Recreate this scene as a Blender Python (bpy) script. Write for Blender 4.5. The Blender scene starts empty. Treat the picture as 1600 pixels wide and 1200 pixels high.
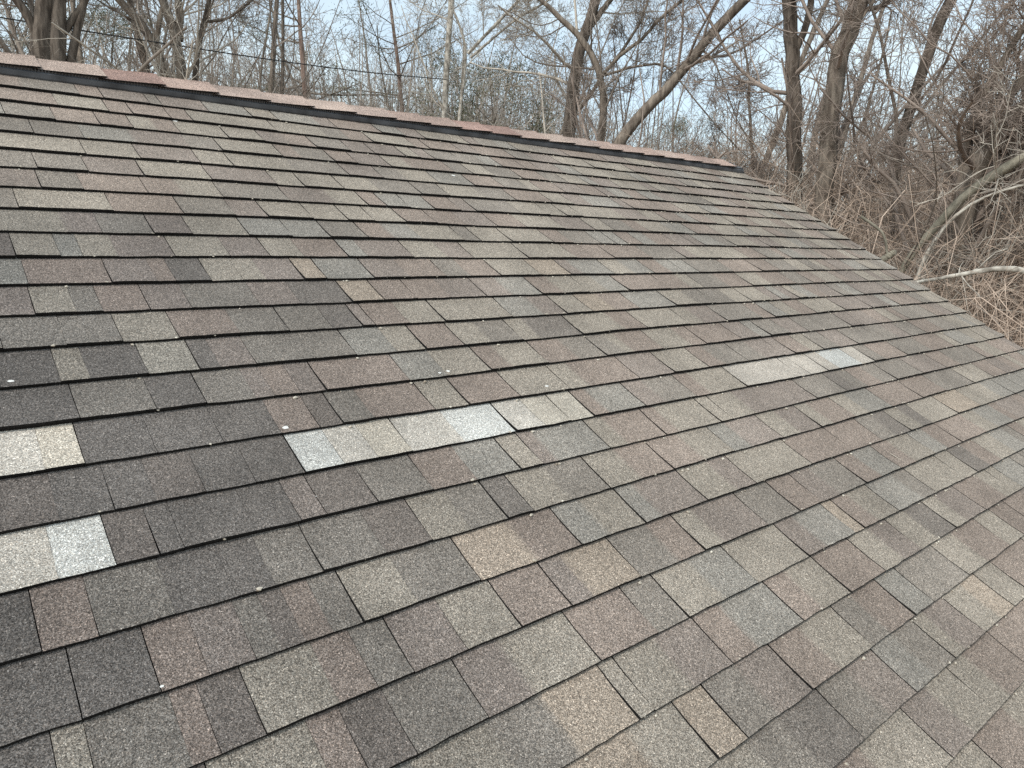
import bpy, math, random
import numpy as np
from mathutils import Vector, Matrix, noise

random.seed(7)
rng = np.random.default_rng(7)
scene = bpy.context.scene
COL = scene.collection

# ------------------------------------------------------------------ camera, sky, sun, exposure
PITCH = math.radians(31.22)          # roof pitch
RIDGE_Z = 5.0                        # height of the top course line
EXPO = 0.143                         # shingle exposure (m)
CP, SP = math.cos(PITCH), math.sin(PITCH)
# roof frame: u along the ridge, y up the slope, w out of the roof  ->  world
ROOF = np.array([[1, 0, 0], [0, CP, -SP], [0, SP, CP]])
def r2w(a):
    a = np.asarray(a, float)
    return a @ ROOF.T + np.array([0, 0, RIDGE_Z])
CAM_R = np.array([[0.7723238898546826, -0.5432018666049714, 0.32931374292045146],
                  [-0.10827975104581647, -0.6234067715623748, -0.7743639278022197],
                  [0.6259323483195754, 0.5624017507838149, -0.5402897056581868]])
CAM_C = np.array([-0.327458, -3.40620993, 1.28186603])
FOC = 1119.35
CAM_W = r2w(CAM_C)
CW = CAM_R @ ROOF.T                  # rows: right, down, forward in the world
cam_d = bpy.data.cameras.new("camera")
cam = bpy.data.objects.new("camera", cam_d)
COL.objects.link(cam)
cam_d.sensor_width = 36.0
cam_d.lens = 36.0 * FOC / 1600.0
cam_d.clip_start = 0.05
cam_d.clip_end = 2000
M = Matrix(((CW[0][0], -CW[1][0], -CW[2][0], CAM_W[0]),
            (CW[0][1], -CW[1][1], -CW[2][1], CAM_W[1]),
            (CW[0][2], -CW[1][2], -CW[2][2], CAM_W[2]),
            (0, 0, 0, 1)))
cam.matrix_world = M
scene.camera = cam

SUN_EL, SUN_AZ = math.radians(48), math.radians(-105)   # azimuth from +Y (up the slope) towards +X
sun_dir = Vector((math.sin(SUN_AZ) * math.cos(SUN_EL), math.cos(SUN_AZ) * math.cos(SUN_EL), math.sin(SUN_EL)))
world = bpy.data.worlds.new("World")
scene.world = world
world.use_nodes = True
nt = world.node_tree
nt.nodes.clear()
wo = nt.nodes.new("ShaderNodeOutputWorld")
bg = nt.nodes.new("ShaderNodeBackground")
sky = nt.nodes.new("ShaderNodeTexSky")
sky.sky_type = 'NISHITA'
sky.sun_disc = False
sky.sun_elevation = SUN_EL
sky.sun_rotation = SUN_AZ
sky.air_density = 1.2
sky.dust_density = 1.5
bg.inputs[1].default_value = 0.15
wtc = nt.nodes.new("ShaderNodeTexCoord")
wmap = nt.nodes.new("ShaderNodeMapping")
wmap.inputs['Scale'].default_value = (1, 1, 2.4)
wn = nt.nodes.new("ShaderNodeTexNoise")
wn.inputs['Scale'].default_value = 2.0
wn.inputs['Detail'].default_value = 6
wn.inputs['Roughness'].default_value = .55
wr = nt.nodes.new("ShaderNodeMapRange")
wr.inputs[1].default_value = .40
wr.inputs[2].default_value = .62
wr.inputs[3].default_value = .5
wr.inputs[4].default_value = .95
wm = nt.nodes.new("ShaderNodeMixRGB")
wm.inputs[2].default_value = (4.75, 5.55, 5.8, 1)
nt.links.new(wtc.outputs['Generated'], wmap.inputs[0])
nt.links.new(wmap.outputs[0], wn.inputs['Vector'])
nt.links.new(wn.outputs[0], wr.inputs[0])
nt.links.new(wr.outputs[0], wm.inputs[0])
nt.links.new(sky.outputs[0], wm.inputs[1])
nt.links.new(wm.outputs[0], bg.inputs[0])
nt.links.new(bg.outputs[0], wo.inputs[0])
sd = bpy.data.lights.new("sun", 'SUN')
sd.energy = 2.2
sd.angle = math.radians(12)
sd.color = (1.0, .965, .91)
so = bpy.data.objects.new("sun", sd)
so.rotation_euler = sun_dir.to_track_quat('Z', 'Y').to_euler()
so.location = (-8, -6, 25)
COL.objects.link(so)
scene.view_settings.view_transform = 'Standard'
scene.view_settings.look = 'None'
scene.view_settings.gamma = 1
scene.view_settings.use_curve_mapping = False
scene.view_settings.exposure = 0.4
scene.cycles.max_bounces = 5
scene.cycles.use_denoising = False

# ------------------------------------------------------------------ helpers
def lin(c):
    return tuple(((v / 255.0) / 12.92 if v <= 10 else (((v / 255.0) + .055) / 1.055) ** 2.4) for v in c)

def ray_dir(px, py):
    d = np.array([(px - 800) / FOC, (py - 600) / FOC, 1.0]) @ CW
    return d
def at(px, py, D):
    """world point on the sight line of a photograph pixel, D metres away measured along the ground"""
    d = ray_dir(px, py)
    return CAM_W + d * (D / math.hypot(d[0], d[1]))
def line_y(k, x):
    pts = []
    for u in (.3, 2.0):
        q = CAM_R @ (np.array([u, -k * EXPO, 0]) - CAM_C)
        pts.append((800 + FOC * q[0] / q[2], 600 + FOC * q[1] / q[2]))
    (x0, y0), (x1, y1) = pts
    return y0 + (x - x0) / (x1 - x0) * (y1 - y0)
def on_roof(px, py):
    d = np.array([(px - 800) / FOC, (py - 600) / FOC, 1.0]) @ CAM_R
    t = -CAM_C[2] / d[2]
    return (CAM_C + d * t)[:2]
def u_at(px, k):
    return float(on_roof(px, line_y(k, px))[0])

def new_mesh(name, V, F, mat, parent=None, col=None, smooth=False, fsize=4):
    me = bpy.data.meshes.new(name)
    V = np.asarray(V, np.float32)
    if isinstance(F, np.ndarray):
        nf, s = F.shape
        me.vertices.add(len(V))
        me.vertices.foreach_set('co', V.ravel())
        me.loops.add(nf * s)
        me.loops.foreach_set('vertex_index', F.astype(np.int32).ravel())
        me.polygons.add(nf)
        me.polygons.foreach_set('loop_start', np.arange(0, nf * s, s, dtype=np.int32))
        me.polygons.foreach_set('loop_total', np.full(nf, s, np.int32))
        me.update(calc_edges=True)
    else:
        me.from_pydata([tuple(v) for v in V.tolist()], [], F)
        me.update()
    if col is not None:
        ca = me.color_attributes.new("tint", 'FLOAT_COLOR', 'POINT')
        ca.data.foreach_set('color', np.asarray(col, np.float32).ravel())
    me.polygons.foreach_set('use_smooth', [smooth] * len(me.polygons))
    me.materials.append(mat)
    o = bpy.data.objects.new(name, me)
    COL.objects.link(o)
    if parent is not None:
        o.parent = parent
    return o

def tag(o, label=None, cat=None, group=None, kind=None):
    if label: o['label'] = label
    if cat: o['category'] = cat
    if group: o['group'] = group
    if kind: o['kind'] = kind
    return o
def empty(name, loc=(0, 0, 0), rz=0.0):
    o = bpy.data.objects.new(name, None)
    o.empty_display_size = .2
    o.location = loc
    o.rotation_euler = (0, 0, rz)
    COL.objects.link(o)
    return o

def nodes_mat(name, rough=.9):
    m = bpy.data.materials.new(name)
    m.use_nodes = True
    b = m.node_tree.nodes['Principled BSDF']
    b.inputs['Roughness'].default_value = rough
    try: b.inputs['Specular IOR Level'].default_value = .25
    except Exception: pass
    return m, m.node_tree, b
def N(t, kind, **kw):
    n = t.nodes.new(kind)
    for k, v in kw.items():
        n.inputs[k].default_value = v
    return n
def ramp(t, stops):
    r = t.nodes.new('ShaderNodeValToRGB')
    e = r.color_ramp.elements
    while len(e) < len(stops): e.new(.5)
    for el, (p, c) in zip(e, stops):
        el.position = p
        el.color = (*c, 1)
    return r
def noise_mat(name, c1, c2, scale, rough=.9, stretch=(1, 1, 1), bump=0.0, detail=5, spec=.25, lo_=.3, hi_=.7):
    m, t, b = nodes_mat(name, rough)
    tc = t.nodes.new('ShaderNodeTexCoord')
    mp = t.nodes.new('ShaderNodeMapping')
    mp.inputs['Scale'].default_value = stretch
    nz = N(t, 'ShaderNodeTexNoise', Scale=scale, Detail=detail)
    rp = ramp(t, [(lo_, c1), (hi_, c2)])
    t.links.new(tc.outputs['Object'], mp.inputs[0])
    t.links.new(mp.outputs[0], nz.inputs['Vector'])
    t.links.new(nz.outputs[0], rp.inputs[0])
    t.links.new(rp.outputs[0], b.inputs['Base Color'])
    b.inputs['Specular IOR Level'].default_value = spec
    if bump:
        bp = N(t, 'ShaderNodeBump', Strength=bump, Distance=.02)
        t.links.new(nz.outputs[0], bp.inputs['Height'])
        t.links.new(bp.outputs[0], b.inputs['Normal'])
    return m

def shingle_mat(name, lo=.34, hi=1.8):
    """mineral granules: a stone-by-stone brightness spread over the tab colour carried by the mesh"""
    m, t, b = nodes_mat(name, .95)
    at_ = t.nodes.new('ShaderNodeAttribute')
    at_.attribute_name = 'tint'
    tc = t.nodes.new('ShaderNodeTexCoord')
    vo = N(t, 'ShaderNodeTexVoronoi', Scale=820.0)
    vo2 = N(t, 'ShaderNodeTexVoronoi', Scale=480.0)
    n2 = N(t, 'ShaderNodeTexNoise', Scale=22.0, Detail=4.0, Roughness=.7)
    n3 = N(t, 'ShaderNodeTexNoise', Scale=3.0, Detail=3.0)
    n4 = N(t, 'ShaderNodeTexNoise', Scale=13.0, Detail=6.0, Roughness=.75)
    for v in (vo, vo2, n2, n3, n4):
        t.links.new(tc.outputs['Object'], v.inputs['Vector'])
    s1 = t.nodes.new('ShaderNodeSeparateColor')
    s2 = t.nodes.new('ShaderNodeSeparateColor')
    t.links.new(vo.outputs['Color'], s1.inputs[0])
    t.links.new(vo2.outputs['Color'], s2.inputs[0])
    def mr(src, a, b_, c, d):
        n = t.nodes.new('ShaderNodeMapRange')
        for i, v in enumerate((a, b_, c, d)): n.inputs[i + 1].default_value = v
        t.links.new(src, n.inputs[0])
        return n.outputs[0]
    def mul(a, b_):
        n = t.nodes.new('ShaderNodeMath'); n.operation = 'MULTIPLY'
        t.links.new(a, n.inputs[0]); t.links.new(b_, n.inputs[1])
        return n.outputs[0]
    f = mul(mr(s1.outputs[0], 0, 1, lo, hi), mr(s2.outputs[1], 0, 1, lo + .12, hi - .12))
    f = mul(f, mr(s2.outputs[2], .86, .97, .97, 1.75))
    f = mul(f, mr(n2.outputs[0], .25, .75, .91, 1.09))
    f = mul(f, mr(n4.outputs[0], .63, .72, 1.0, .84))
    f = mul(f, mr(n3.outputs[0], .3, .7, .80, 1.18))
    mix = t.nodes.new('ShaderNodeVectorMath'); mix.operation = 'SCALE'
    t.links.new(at_.outputs['Color'], mix.inputs[0])
    t.links.new(f, mix.inputs['Scale'])
    # warm / cool stones
    hue = t.nodes.new('ShaderNodeMixRGB'); hue.blend_type = 'MULTIPLY'
    hue.inputs[0].default_value = .8
    rp = ramp(t, [(0, (1.04, .95, .86)), (.5, (1, 1, 1)), (1, (.94, 1.0, 1.03))])
    t.links.new(s1.outputs[2], rp.inputs[0])
    t.links.new(mix.outputs[0], hue.inputs[1])
    t.links.new(rp.outputs[0], hue.inputs[2])
    t.links.new(hue.outputs[0], b.inputs['Base Color'])
    bp = N(t, 'ShaderNodeBump', Strength=.55, Distance=.0025)
    t.links.new(vo.outputs['Distance'], bp.inputs['Height'])
    t.links.new(bp.outputs[0], b.inputs['Normal'])
    return m

MAT = {}
MAT['shingle'] = shingle_mat('granule_shingle')
MAT['pale'] = shingle_mat('pale_granule_shingle', .40, 1.45)
MAT['felt'] = noise_mat('roof_felt', (.008, .008, .008), (.016, .015, .014), 40)
MAT['plastic'] = noise_mat('vent_plastic', (.022, .023, .026), (.10, .105, .115), 9, rough=.42, detail=6, spec=.5)
MAT['trim'] = noise_mat('painted_trim', (.55, .53, .5), (.66, .64, .6), 4, rough=.6)
MAT['siding'] = noise_mat('siding', (.5, .49, .45), (.6, .58, .54), 3, rough=.7)
MAT['hazed_twig'] = noise_mat('hazed_distant_twig', (.22, .185, .155), (.40, .345, .295), 1)  # twig colours lightened to stand in for haze over distance
MAT['litter'] = noise_mat('leaf_litter', (0.2, 0.145, 0.105), (0.42, 0.32, 0.24), 2.2, bump=.6, detail=9)
MAT['bark'] = noise_mat('grey_brown_bark', (0.11, 0.088, 0.07), (0.28, 0.235, 0.19), 16, stretch=(1, 1, .22), bump=1.0, detail=9, lo_=.38, hi_=.66)
MAT['bark_dark'] = noise_mat('dark_bark', (0.06, 0.047, 0.037), (0.18, 0.148, 0.12), 18, stretch=(1, 1, .22), bump=1.0, detail=9, lo_=.38, hi_=.66)
MAT['bark_red'] = noise_mat('pine_bark', (0.15, 0.1, 0.078), (0.3, 0.215, 0.175), 14, stretch=(1, 1, .22), bump=1.0, detail=9, lo_=.38, hi_=.66)
MAT['bark_pale'] = noise_mat('pale_bark', (0.2, 0.175, 0.145), (0.56, 0.52, 0.45), 13, stretch=(1, 1, .7), bump=.8, detail=9, lo_=.36, hi_=.62)
MAT['bark_moss'] = noise_mat('greenish_bark', (.13, .12, .092), (.30, .27, .21), 14, stretch=(1, 1, .6), bump=1.0, detail=9, lo_=.36, hi_=.68)
MAT['twig'] = noise_mat('grey_twig', (0.13, 0.108, 0.09), (0.34, 0.29, 0.245), 3)
MAT['twig_red'] = noise_mat('reddish_twig', (.175, .138, .116), (.39, .32, .27), 3)
MAT['twig_pale'] = noise_mat('pale_twig', (0.33, 0.295, 0.25), (0.58, 0.52, 0.44), 3)
MAT['bramble'] = noise_mat('bramble_cane', (0.31, 0.23, 0.175), (0.64, 0.51, 0.41), 4)
MAT['needle'] = noise_mat('needles', (0.07, 0.078, 0.045), (0.17, 0.175, 0.11), 6)
MAT['cable'] = noise_mat('cable_sheath', (.02, .02, .02), (.05, .05, .05), 5, rough=.6)
MAT['chip'] = noise_mat('white_fleck', (.55, .54, .5), (.8, .79, .76), 60)
MAT['seed'] = noise_mat('seed_litter', (.22, .17, .12), (.75, .70, .60), 90)
MAT['wood_end'] = noise_mat('cut_wood', (.22, .16, .10), (.40, .31, .21), 30)

# ------------------------------------------------------------------ ground
def gz(x, y):
    x = np.asarray(x, float); y = np.asarray(y, float)
    back = np.clip(y - 5, 0, 60) * .13
    right = np.clip(x - 5.5, 0, 8) * .42 * np.clip((15 - y) / 8, 0, 1)
    n = .25 * np.sin(x * .31 + 1.3) * np.cos(y * .27) * np.clip((np.hypot(x - .5, y) - 6) / 6, 0, 1)
    return np.minimum(back + right, 9.0) + n
g = np.concatenate([np.linspace(-900, -80, 14), np.arange(-70, 90, 2.0), np.linspace(100, 900, 14)])
XX, YY = np.meshgrid(g, g, indexing='ij')
ZZ = gz(XX, YY)
n = len(g)
I = np.arange(n * n).reshape(n, n)
F = np.stack([I[:-1, :-1], I[1:, :-1], I[1:, 1:], I[:-1, 1:]], -1).reshape(-1, 4)
o = new_mesh('ground', np.stack([XX, YY, ZZ], -1).reshape(-1, 3), F, MAT['litter'], smooth=True)
tag(o, kind='structure')

# ------------------------------------------------------------------ the house roof
house = empty('house', (0.5, 0, 0))
tag(house, 'house roof of weathered brown and grey shingles with a few pale replaced ones', 'house')
HO = np.array([0.5, 0, 0])
U0, U1 = -5.0, 5.33            # left end, right rake
KMAX = 29

PAL = dict(D=(108, 106, 104), K=(115, 109, 105), G=(136, 133, 127), P=(141, 132, 127), L=(166, 161, 150), B=(153, 154, 149),
           R=(150, 137, 129), T=(182, 169, 153), W=(206, 202, 194), X=(209, 211, 208), V=(194, 188, 179), Y=(206, 200, 188),
           A=(176, 164, 151), E=(163, 159, 151))
ALB = .54
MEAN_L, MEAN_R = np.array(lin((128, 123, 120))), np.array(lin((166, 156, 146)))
def tint(c, u=2.0, k=0, jit=.05):
    v = np.array(lin(PAL[c]))
    if c in 'WXYV':
        v = v * 1.33
    else:                      # tabs pulled towards a mean tone, lighter to the right and higher up
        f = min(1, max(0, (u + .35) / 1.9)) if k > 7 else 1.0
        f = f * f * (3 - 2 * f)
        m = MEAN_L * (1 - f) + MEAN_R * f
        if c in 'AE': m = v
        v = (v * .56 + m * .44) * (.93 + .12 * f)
    v = v * ALB * np.array([1.19, 1.13, 1.085])
    v = v * (1 + random.uniform(-jit, jit))
    return v
# bottom joints of each course as seen in the photograph (pixel column, c = open cutout / s = colour change, tone to its right)
TABS = {
 9: "25c L|95c B|130s L|185s P|274c L|360s P|422c L|475s R|545c B|575s P|646c L|700s P|740c L|825c L|900c R|960c R|1019c G|1072c P|1090s L|1125c L|1170c R",
 10: "45s R|175c P|246s R|275s D|330c L|380s L|415s P|475c T|510c B|584c P|640s R|697c G|735s R|782c L|845c T|892c P|912s B|960c L|990s B|1022c R|1050s B|1070c B|1092c G|1145c R|1190c R",
 11: "56c L|120s G|162c R|235c P|300s G|407s P|470s D|550c T|600c R|652c R|705s P|760c P|800s B|847c R|880s L|920c L|950s B|982c R|1046c R|1080s L|1100c G|1140s R|1175c L",
 12: "5c G|105c G|192c L|280c R|375s G|452c G|520s D|567c P|587c R|640s L|695c L|750s L|800c B|850s P|885c L|925c T|960s R|998c B|1056c L|1090s G|1118c G|1150s L|1175c L",
 13: "0c D|95c L|141s D|232c E|312c D|345s P|400s G|492s G|557c B|620s L|665c R|725c L|768s G|817c L|845s D|910c L|975s R|1010c L|1077c L|1100s P|1135c G|1190c R",
 14: "0s D|125c G|245s D|323c G|400s P|430s R|470s P|510c R|640c B|700s L|767c R|800s L|857c R|905s G|947c G|975s L|990s R|1035c L|1080s R|1102c R|1157c P",
 15: "-20s W|72s Y|134c D|246s D|350s D|440s R|500s K|536c G|585s R|680c L|733c R|812c L|890c L|920s R|997c P|1052c L|1080s L|1105c R|1130s G|1167c G|1195s P",
 16: "-40c K|94s D|180s D|246s K|322s D|400s D|476c X|537s W|590s Y|644c W|725s X|805c W|850s Y|891c Y|927c R|950s B|1007c P|1040s G|1087c R|1110s L|1165c V|1250c V|1265s V|1292c V|1310s X|1345c V|1365c G|1382c R|1417c G|1455c R|1490c L",
 17: "-60s W|92s X|182c K|205s R|250s D|289s D|400s D|470s P|510c K|590s G|676c R|745s B|812c L|847c P|870s B|952c L|980s R|1040c R|1060s L|1125c L|1144c L|1180s P|1275c G|1322c D|1340s G|1355c R|1378s G|1400c G|1440c P|1477c R|1500c G|1540c R",
 18: "-40s D|66c R|155s G|275s D|370s D|430s G|505c G|602s K|674c L|735s G|792c D|832c L|890s G|952c L|1000s R|1051c R|1100s L|1147c B|1175s P|1222c L|1250s P|1282c L|1300s R|1335c L|1357s B|1392c R|1440c R|1477c G|1520c L",
 19: "-40s D|129c D|252c R|327s P|400s G|440s K|477s R|520s G|567c L|652s G|750c A|839s R|907c B|950s L|1007c B|1035s P|1104c L|1150s P|1180c L|1267c R|1331c R|1377c G|1400s D|1421c L|1440s D|1455c L|1495c T|1530c L",
 20: "0s D|105c L|160s G|300s R|345s K|415c L|530s R|590s G|647c P|730s L|814c R|892c P|930s T|1000c G|1060s R|1100c L|1130s P|1197c G|1247c R|1282c P|1310s G|1351c R|1375s B|1405c R|1430s L|1460c B|1480s R|1502c R|1540s L",
 21: "400s L|527s R|580s K|650s G|762c P|835s L|937c R|1026c G|1074c L|1130s B|1182c L|1262c P|1290s B|1334c T|1349c R|1370s L|1402c B|1440s G|1460c L|1506c L|1525c D|1545s R|1562c L",
 22: "700s L|820s G|905s T|997c L|1021c L|1080s P|1143c R|1185s B|1252c R|1285s L|1326c R|1380c L|1410s P|1437c L|1465s D|1491c L|1510s P|1537c R|1570s L",
 23: "900s T|1050s L|1120c T|1165c G|1215s P|1266c R|1310s L|1361c G|1390s R|1427c B|1456c G|1511c L|1540s R|1575c L",
 24: "1100s L|1240s G|1290s D|1348c G|1390s P|1430c B|1460s G|1490c L|1505s P|1535c L|1560s T|1581c L",
 25: "1250s L|1340s R|1420s L|1485c P|1520s L|1552c L|1575s R|1610c R",
 26: "1480s T|1540s L|1600c R|1640s L",
}
def random_fill(a, b, right):
    """joints between a and b (metres) where the photograph gives none"""
    out = []
    u = a
    while u < b - .03:
        t = random.choice('ccccccccsf' if right else 'ccccffffss')
        pool = 'LLLLGGGPPRRRRBBP' if right else 'GGGDKKPPRRLB'
        out.append([u, t, random.choice(pool)])
        u += random.choice([.09, .12, .13, .15, .16, .18, .2, .22, .26])
    return out

SH_V, SH_F, SH_C = [], [], []
PALE = {}
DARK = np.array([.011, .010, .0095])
def wav(u, y):
    return .0035 * noise.noise((u * .9, y * 1.3, 3.1)) + .0018 * noise.noise((u * 3.1, y * 4, 9.7))
def add_piece(dst, k, ua, ub, stops, T):
    """one tab: curved top sheet rising to its butt edge, dark butt face and dark sides"""
    V, F, C = dst
    us = list(np.arange(ua, ub, .035))
    if us and ub - us[-1] < .012: us.pop()
    us.append(ub)
    cols_at = []
    for (s, c) in stops[1:]:
        for d in (-.011, .011):
            if ua + .004 < s + d < ub - .004: us.append(s + d)
    us = sorted(set(round(x, 5) for x in us))
    def colour(u):
        c = stops[0][1]
        for (s, cc) in stops[1:]:
            if u >= s + .010: c = cc
            elif u > s - .010: c = c * .5 + cc * .5
        return c
    ss = [-.12, .0, .3, .6, .85, 1.0]
    base = len(V)
    lift = random.uniform(-.0008, .0012)
    nx = len(us)
    sk0, sk1 = random.gauss(0, .0007), random.gauss(0, .0007)
    for i, u in enumerate(us):
        je = .0016 * noise.noise((u * 9, k * 7.7, 1)) + .0023 * noise.noise((u * 60, k * 3.3, 5))
        c = colour(u)
        for j, s in enumerate(ss):
            y = -(k - 1) * EXPO - s * EXPO - (je if j == len(ss) - 1 else 0) + (.0045 * noise.noise((u * .8, k * 5.1, 2)))
            w = .0012 + (T + lift + .0045 * max(0, noise.noise((u * 2.6, k * 9.1, 6)))) * max(s, 0) ** 1.7 + wav(u, y)
            uu = u
            if i == 0: uu += sk0 * s + .0007 * noise.noise((y * 60, k, ua))
            if i == nx - 1: uu += sk1 * s + .0007 * noise.noise((y * 60, k, ub))
            V.append((uu, y, w)); C.append((*c, 1))
    m = len(ss)
    for i in range(nx - 1):
        for j in range(m - 1):
            a = base + i * m + j
            F.append((a, a + 1, a + m + 1, a + m))
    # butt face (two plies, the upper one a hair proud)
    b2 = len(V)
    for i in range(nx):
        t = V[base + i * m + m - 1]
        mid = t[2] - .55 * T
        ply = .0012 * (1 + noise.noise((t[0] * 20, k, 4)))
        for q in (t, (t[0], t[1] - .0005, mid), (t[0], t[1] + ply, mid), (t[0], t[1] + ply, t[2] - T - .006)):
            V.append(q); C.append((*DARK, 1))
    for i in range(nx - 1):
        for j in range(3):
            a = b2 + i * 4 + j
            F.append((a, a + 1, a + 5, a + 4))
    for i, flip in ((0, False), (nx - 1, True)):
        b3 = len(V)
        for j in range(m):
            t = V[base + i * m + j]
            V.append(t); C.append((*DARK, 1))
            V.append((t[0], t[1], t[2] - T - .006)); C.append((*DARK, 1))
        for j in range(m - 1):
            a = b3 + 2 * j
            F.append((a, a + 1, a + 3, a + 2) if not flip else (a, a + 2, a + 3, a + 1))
PALE_NAMES = {}
for k in range(-1, KMAX + 1):
    js = []
    if k in TABS:
        for it in TABS[k].split('|'):
            x, t, c = it[:-3], it[-3], it[-1]
            if t == 's' and (float(x) < 760 or c in 'WXYV'): t = 'f'      # faint closed joint
            js.append([u_at(float(x), k), t, c])
        js = random_fill(U0, js[0][0], False) + js
        last = js[-1][0] + random.choice([.12, .16, .2])
        js += random_fill(last, U1, True)
    else:
        # upper courses and the right part draw from the lighter tones
        js = random_fill(U0, .6, k < 9) + random_fill(.6, U1, True)
    js.sort(key=lambda q: q[0])
    js = [q for i, q in enumerate(js) if i == 0 or q[0] - js[i - 1][0] > .028]
    # group into pieces separated by open cutouts
    pieces = []
    for (u, t, c) in js:
        pal = c in 'WXYV'
        prevpal = pieces and pieces[-1][2]
        if not pieces or t in 'cf' or (pal != prevpal and c != 'T'):
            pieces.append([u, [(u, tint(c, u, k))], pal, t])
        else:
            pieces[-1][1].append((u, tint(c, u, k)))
    hi = random.random() < .5
    for i, (u, stops, pal, tt) in enumerate(pieces):
        ub = pieces[i + 1][0] if i + 1 < len(pieces) else U1
        if tt == 'c': hi = not hi if random.random() < .8 else hi
        T = .0118 if hi else .0088
        wide = .0005 + .0015 * min(1, max(0, u)) 
        gap = (wide + random.random() * .001) if tt == 'c' else .0004
        nxt = pieces[i + 1][3] if i + 1 < len(pieces) else 'c'
        a_, b_ = u + gap, ub - ((wide + random.random() * .001) if nxt == 'c' else .0004)
        if b_ - a_ < .01: continue
        if pal:
            key = (k, 0 if u < 1.7 else 1)
            dst = PALE.setdefault(key, ([], [], []))
        else:
            dst = (SH_V, SH_F, SH_C)
        add_piece(dst, k, a_, b_, stops, T)

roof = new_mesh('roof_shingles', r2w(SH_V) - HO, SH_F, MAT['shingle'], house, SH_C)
lab = {(15, 0): 'pale cream replacement shingle at the left edge, upper of the two',
       (17, 0): 'pale cream and bluish white replacement shingle at the left edge, lower of the two',
       (16, 0): 'long run of pale white replacement shingle in the middle of the slope',
       (16, 1): 'short pale pinkish replacement shingle near the right side'}
for key, (V, F, C) in PALE.items():
    o = new_mesh('replacement_shingle', r2w(V) - HO, F, MAT['pale'], roof, C)
    o['label'] = lab.get(key, 'pale replacement shingle')

def slab(name, pts, thick, mat, parent):
    """prism from a list of corner points (roof frame), pushed down along w"""
    n_ = len(pts)
    V = [tuple(p) for p in pts] + [(p[0], p[1], p[2] - thick) for p in pts]
    F = [tuple(range(n_)), tuple(range(2 * n_ - 1, n_ - 1, -1))]
    for i in range(n_):
        j = (i + 1) % n_
        F.append((i, i + n_, j + n_, j))
    return new_mesh(name, r2w(V) - HO, F, mat, parent)
def box_w(name, lo, hi, mat, parent):
    x0, y0, z0 = lo; x1, y1, z1 = hi
    V = np.array([(x0, y0, z0), (x1, y0, z0), (x1, y1, z0), (x0, y1, z0), (x0, y0, z1), (x1, y0, z1), (x1, y1, z1), (x0, y1, z1)]) - HO
    F = [(3, 2, 1, 0), (4, 5, 6, 7), (0, 1, 5, 4), (1, 2, 6, 5), (2, 3, 7, 6), (3, 0, 4, 7)]
    return new_mesh(name, V, F, mat, parent)
APEX = .30
YE = -KMAX * EXPO
slab('roof_deck', [(U0 + .01, YE + .012, -.007), (U1 - .012, YE + .012, -.007), (U1 - .012, APEX, -.007), (U0 + .01, APEX, -.007)], .03, MAT['felt'], house)
# rear slope, mirrored about the ridge
apz = RIDGE_Z + SP * APEX
apy = CP * APEX
def rear(u, d, w):           # d metres down the rear slope
    return (u, apy + CP * d + SP * w, apz - SP * d + CP * w)
V, F, C = [], [], []
for k in range(0, 31):
    u = U0
    while u < U1 - .02:
        ub = min(U1, u + random.choice([.14, .2, .28]))
        c = tint(random.choice('GGLPRBK'))
        b0 = len(V)
        d0, d1 = k * EXPO - .02, (k + 1) * EXPO
        for q in (rear(u, d0, .001), rear(ub - .003, d0, .001), rear(ub - .003, d1, .008), rear(u, d1, .008), rear(ub - .003, d1, -.004), rear(u, d1, -.004)):
            V.append(q); C.append((*c, 1))
        F += [(b0, b0 + 1, b0 + 2, b0 + 3), (b0 + 3, b0 + 2, b0 + 4, b0 + 5)]
        u = ub
new_mesh('rear_roof_shingles', np.array(V) - HO, F, MAT['shingle'], house, C)
L_ = 31 * EXPO - .02
V = [rear(U0 + .01, 0, -.008), rear(U1 - .012, 0, -.008), rear(U1 - .012, L_, -.008), rear(U0 + .01, L_, -.008),
     rear(U0 + .01, 0.02, -.038), rear(U1 - .012, 0.02, -.038), rear(U1 - .012, L_, -.038), rear(U0 + .01, L_, -.038)]
new_mesh('rear_roof_deck', np.array(V) - HO, [(3, 2, 1, 0), (4, 5, 6, 7), (0, 1, 5, 4), (1, 2, 6, 5), (2, 3, 7, 6), (3, 0, 4, 7)], MAT['felt'], house)
# gable walls, rake boards and long walls under the roof
ye_w = r2w([0, YE, 0])
yr = rear(0, L_, 0)
for (xa, xb, nm) in ((U1 - .42, U1 - .28, 'gable_wall'), (U0 + .28, U0 + .42, 'gable_wall')):
    prof = [(ye_w[1] + .4, -.1), (ye_w[1] + .4, ye_w[2] + .4 * SP / CP - .06), (apy, apz - .06), (yr[1] - .4, yr[2] + .4 * SP / CP - .06), (yr[1] - .4, -.1)]
    n_ = len(prof)
    V = [(xa, a, b) for a, b in prof] + [(xb, a, b) for a, b in prof]
    F = [tuple(range(n_)), tuple(range(2 * n_ - 1, n_ - 1, -1))] + [(i, i + n_, (i + 1) % n_ + n_, (i + 1) % n_) for i in range(n_)]
    new_mesh(nm, np.array(V) - HO, F, MAT['siding'], house)
box_w('side_wall', (U0 + .42, ye_w[1] + .4, -.1), (U1 - .42, ye_w[1] + .55, ye_w[2] + .1), MAT['siding'], house)
box_w('side_wall', (U0 + .42, yr[1] - .55, -.1), (U1 - .42, yr[1] - .4, yr[2] + .1), MAT['siding'], house)
for xa, xb in ((U1 - .035, U1 - .015), (U0 + .015, U0 + .035)):
    slab('rake_board', [(xa, YE + .02, -.0385), (xb, YE + .02, -.0385), (xb, APEX - .1, -.0385), (xa, APEX - .1, -.0385)], .14, MAT['trim'], house)

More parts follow.
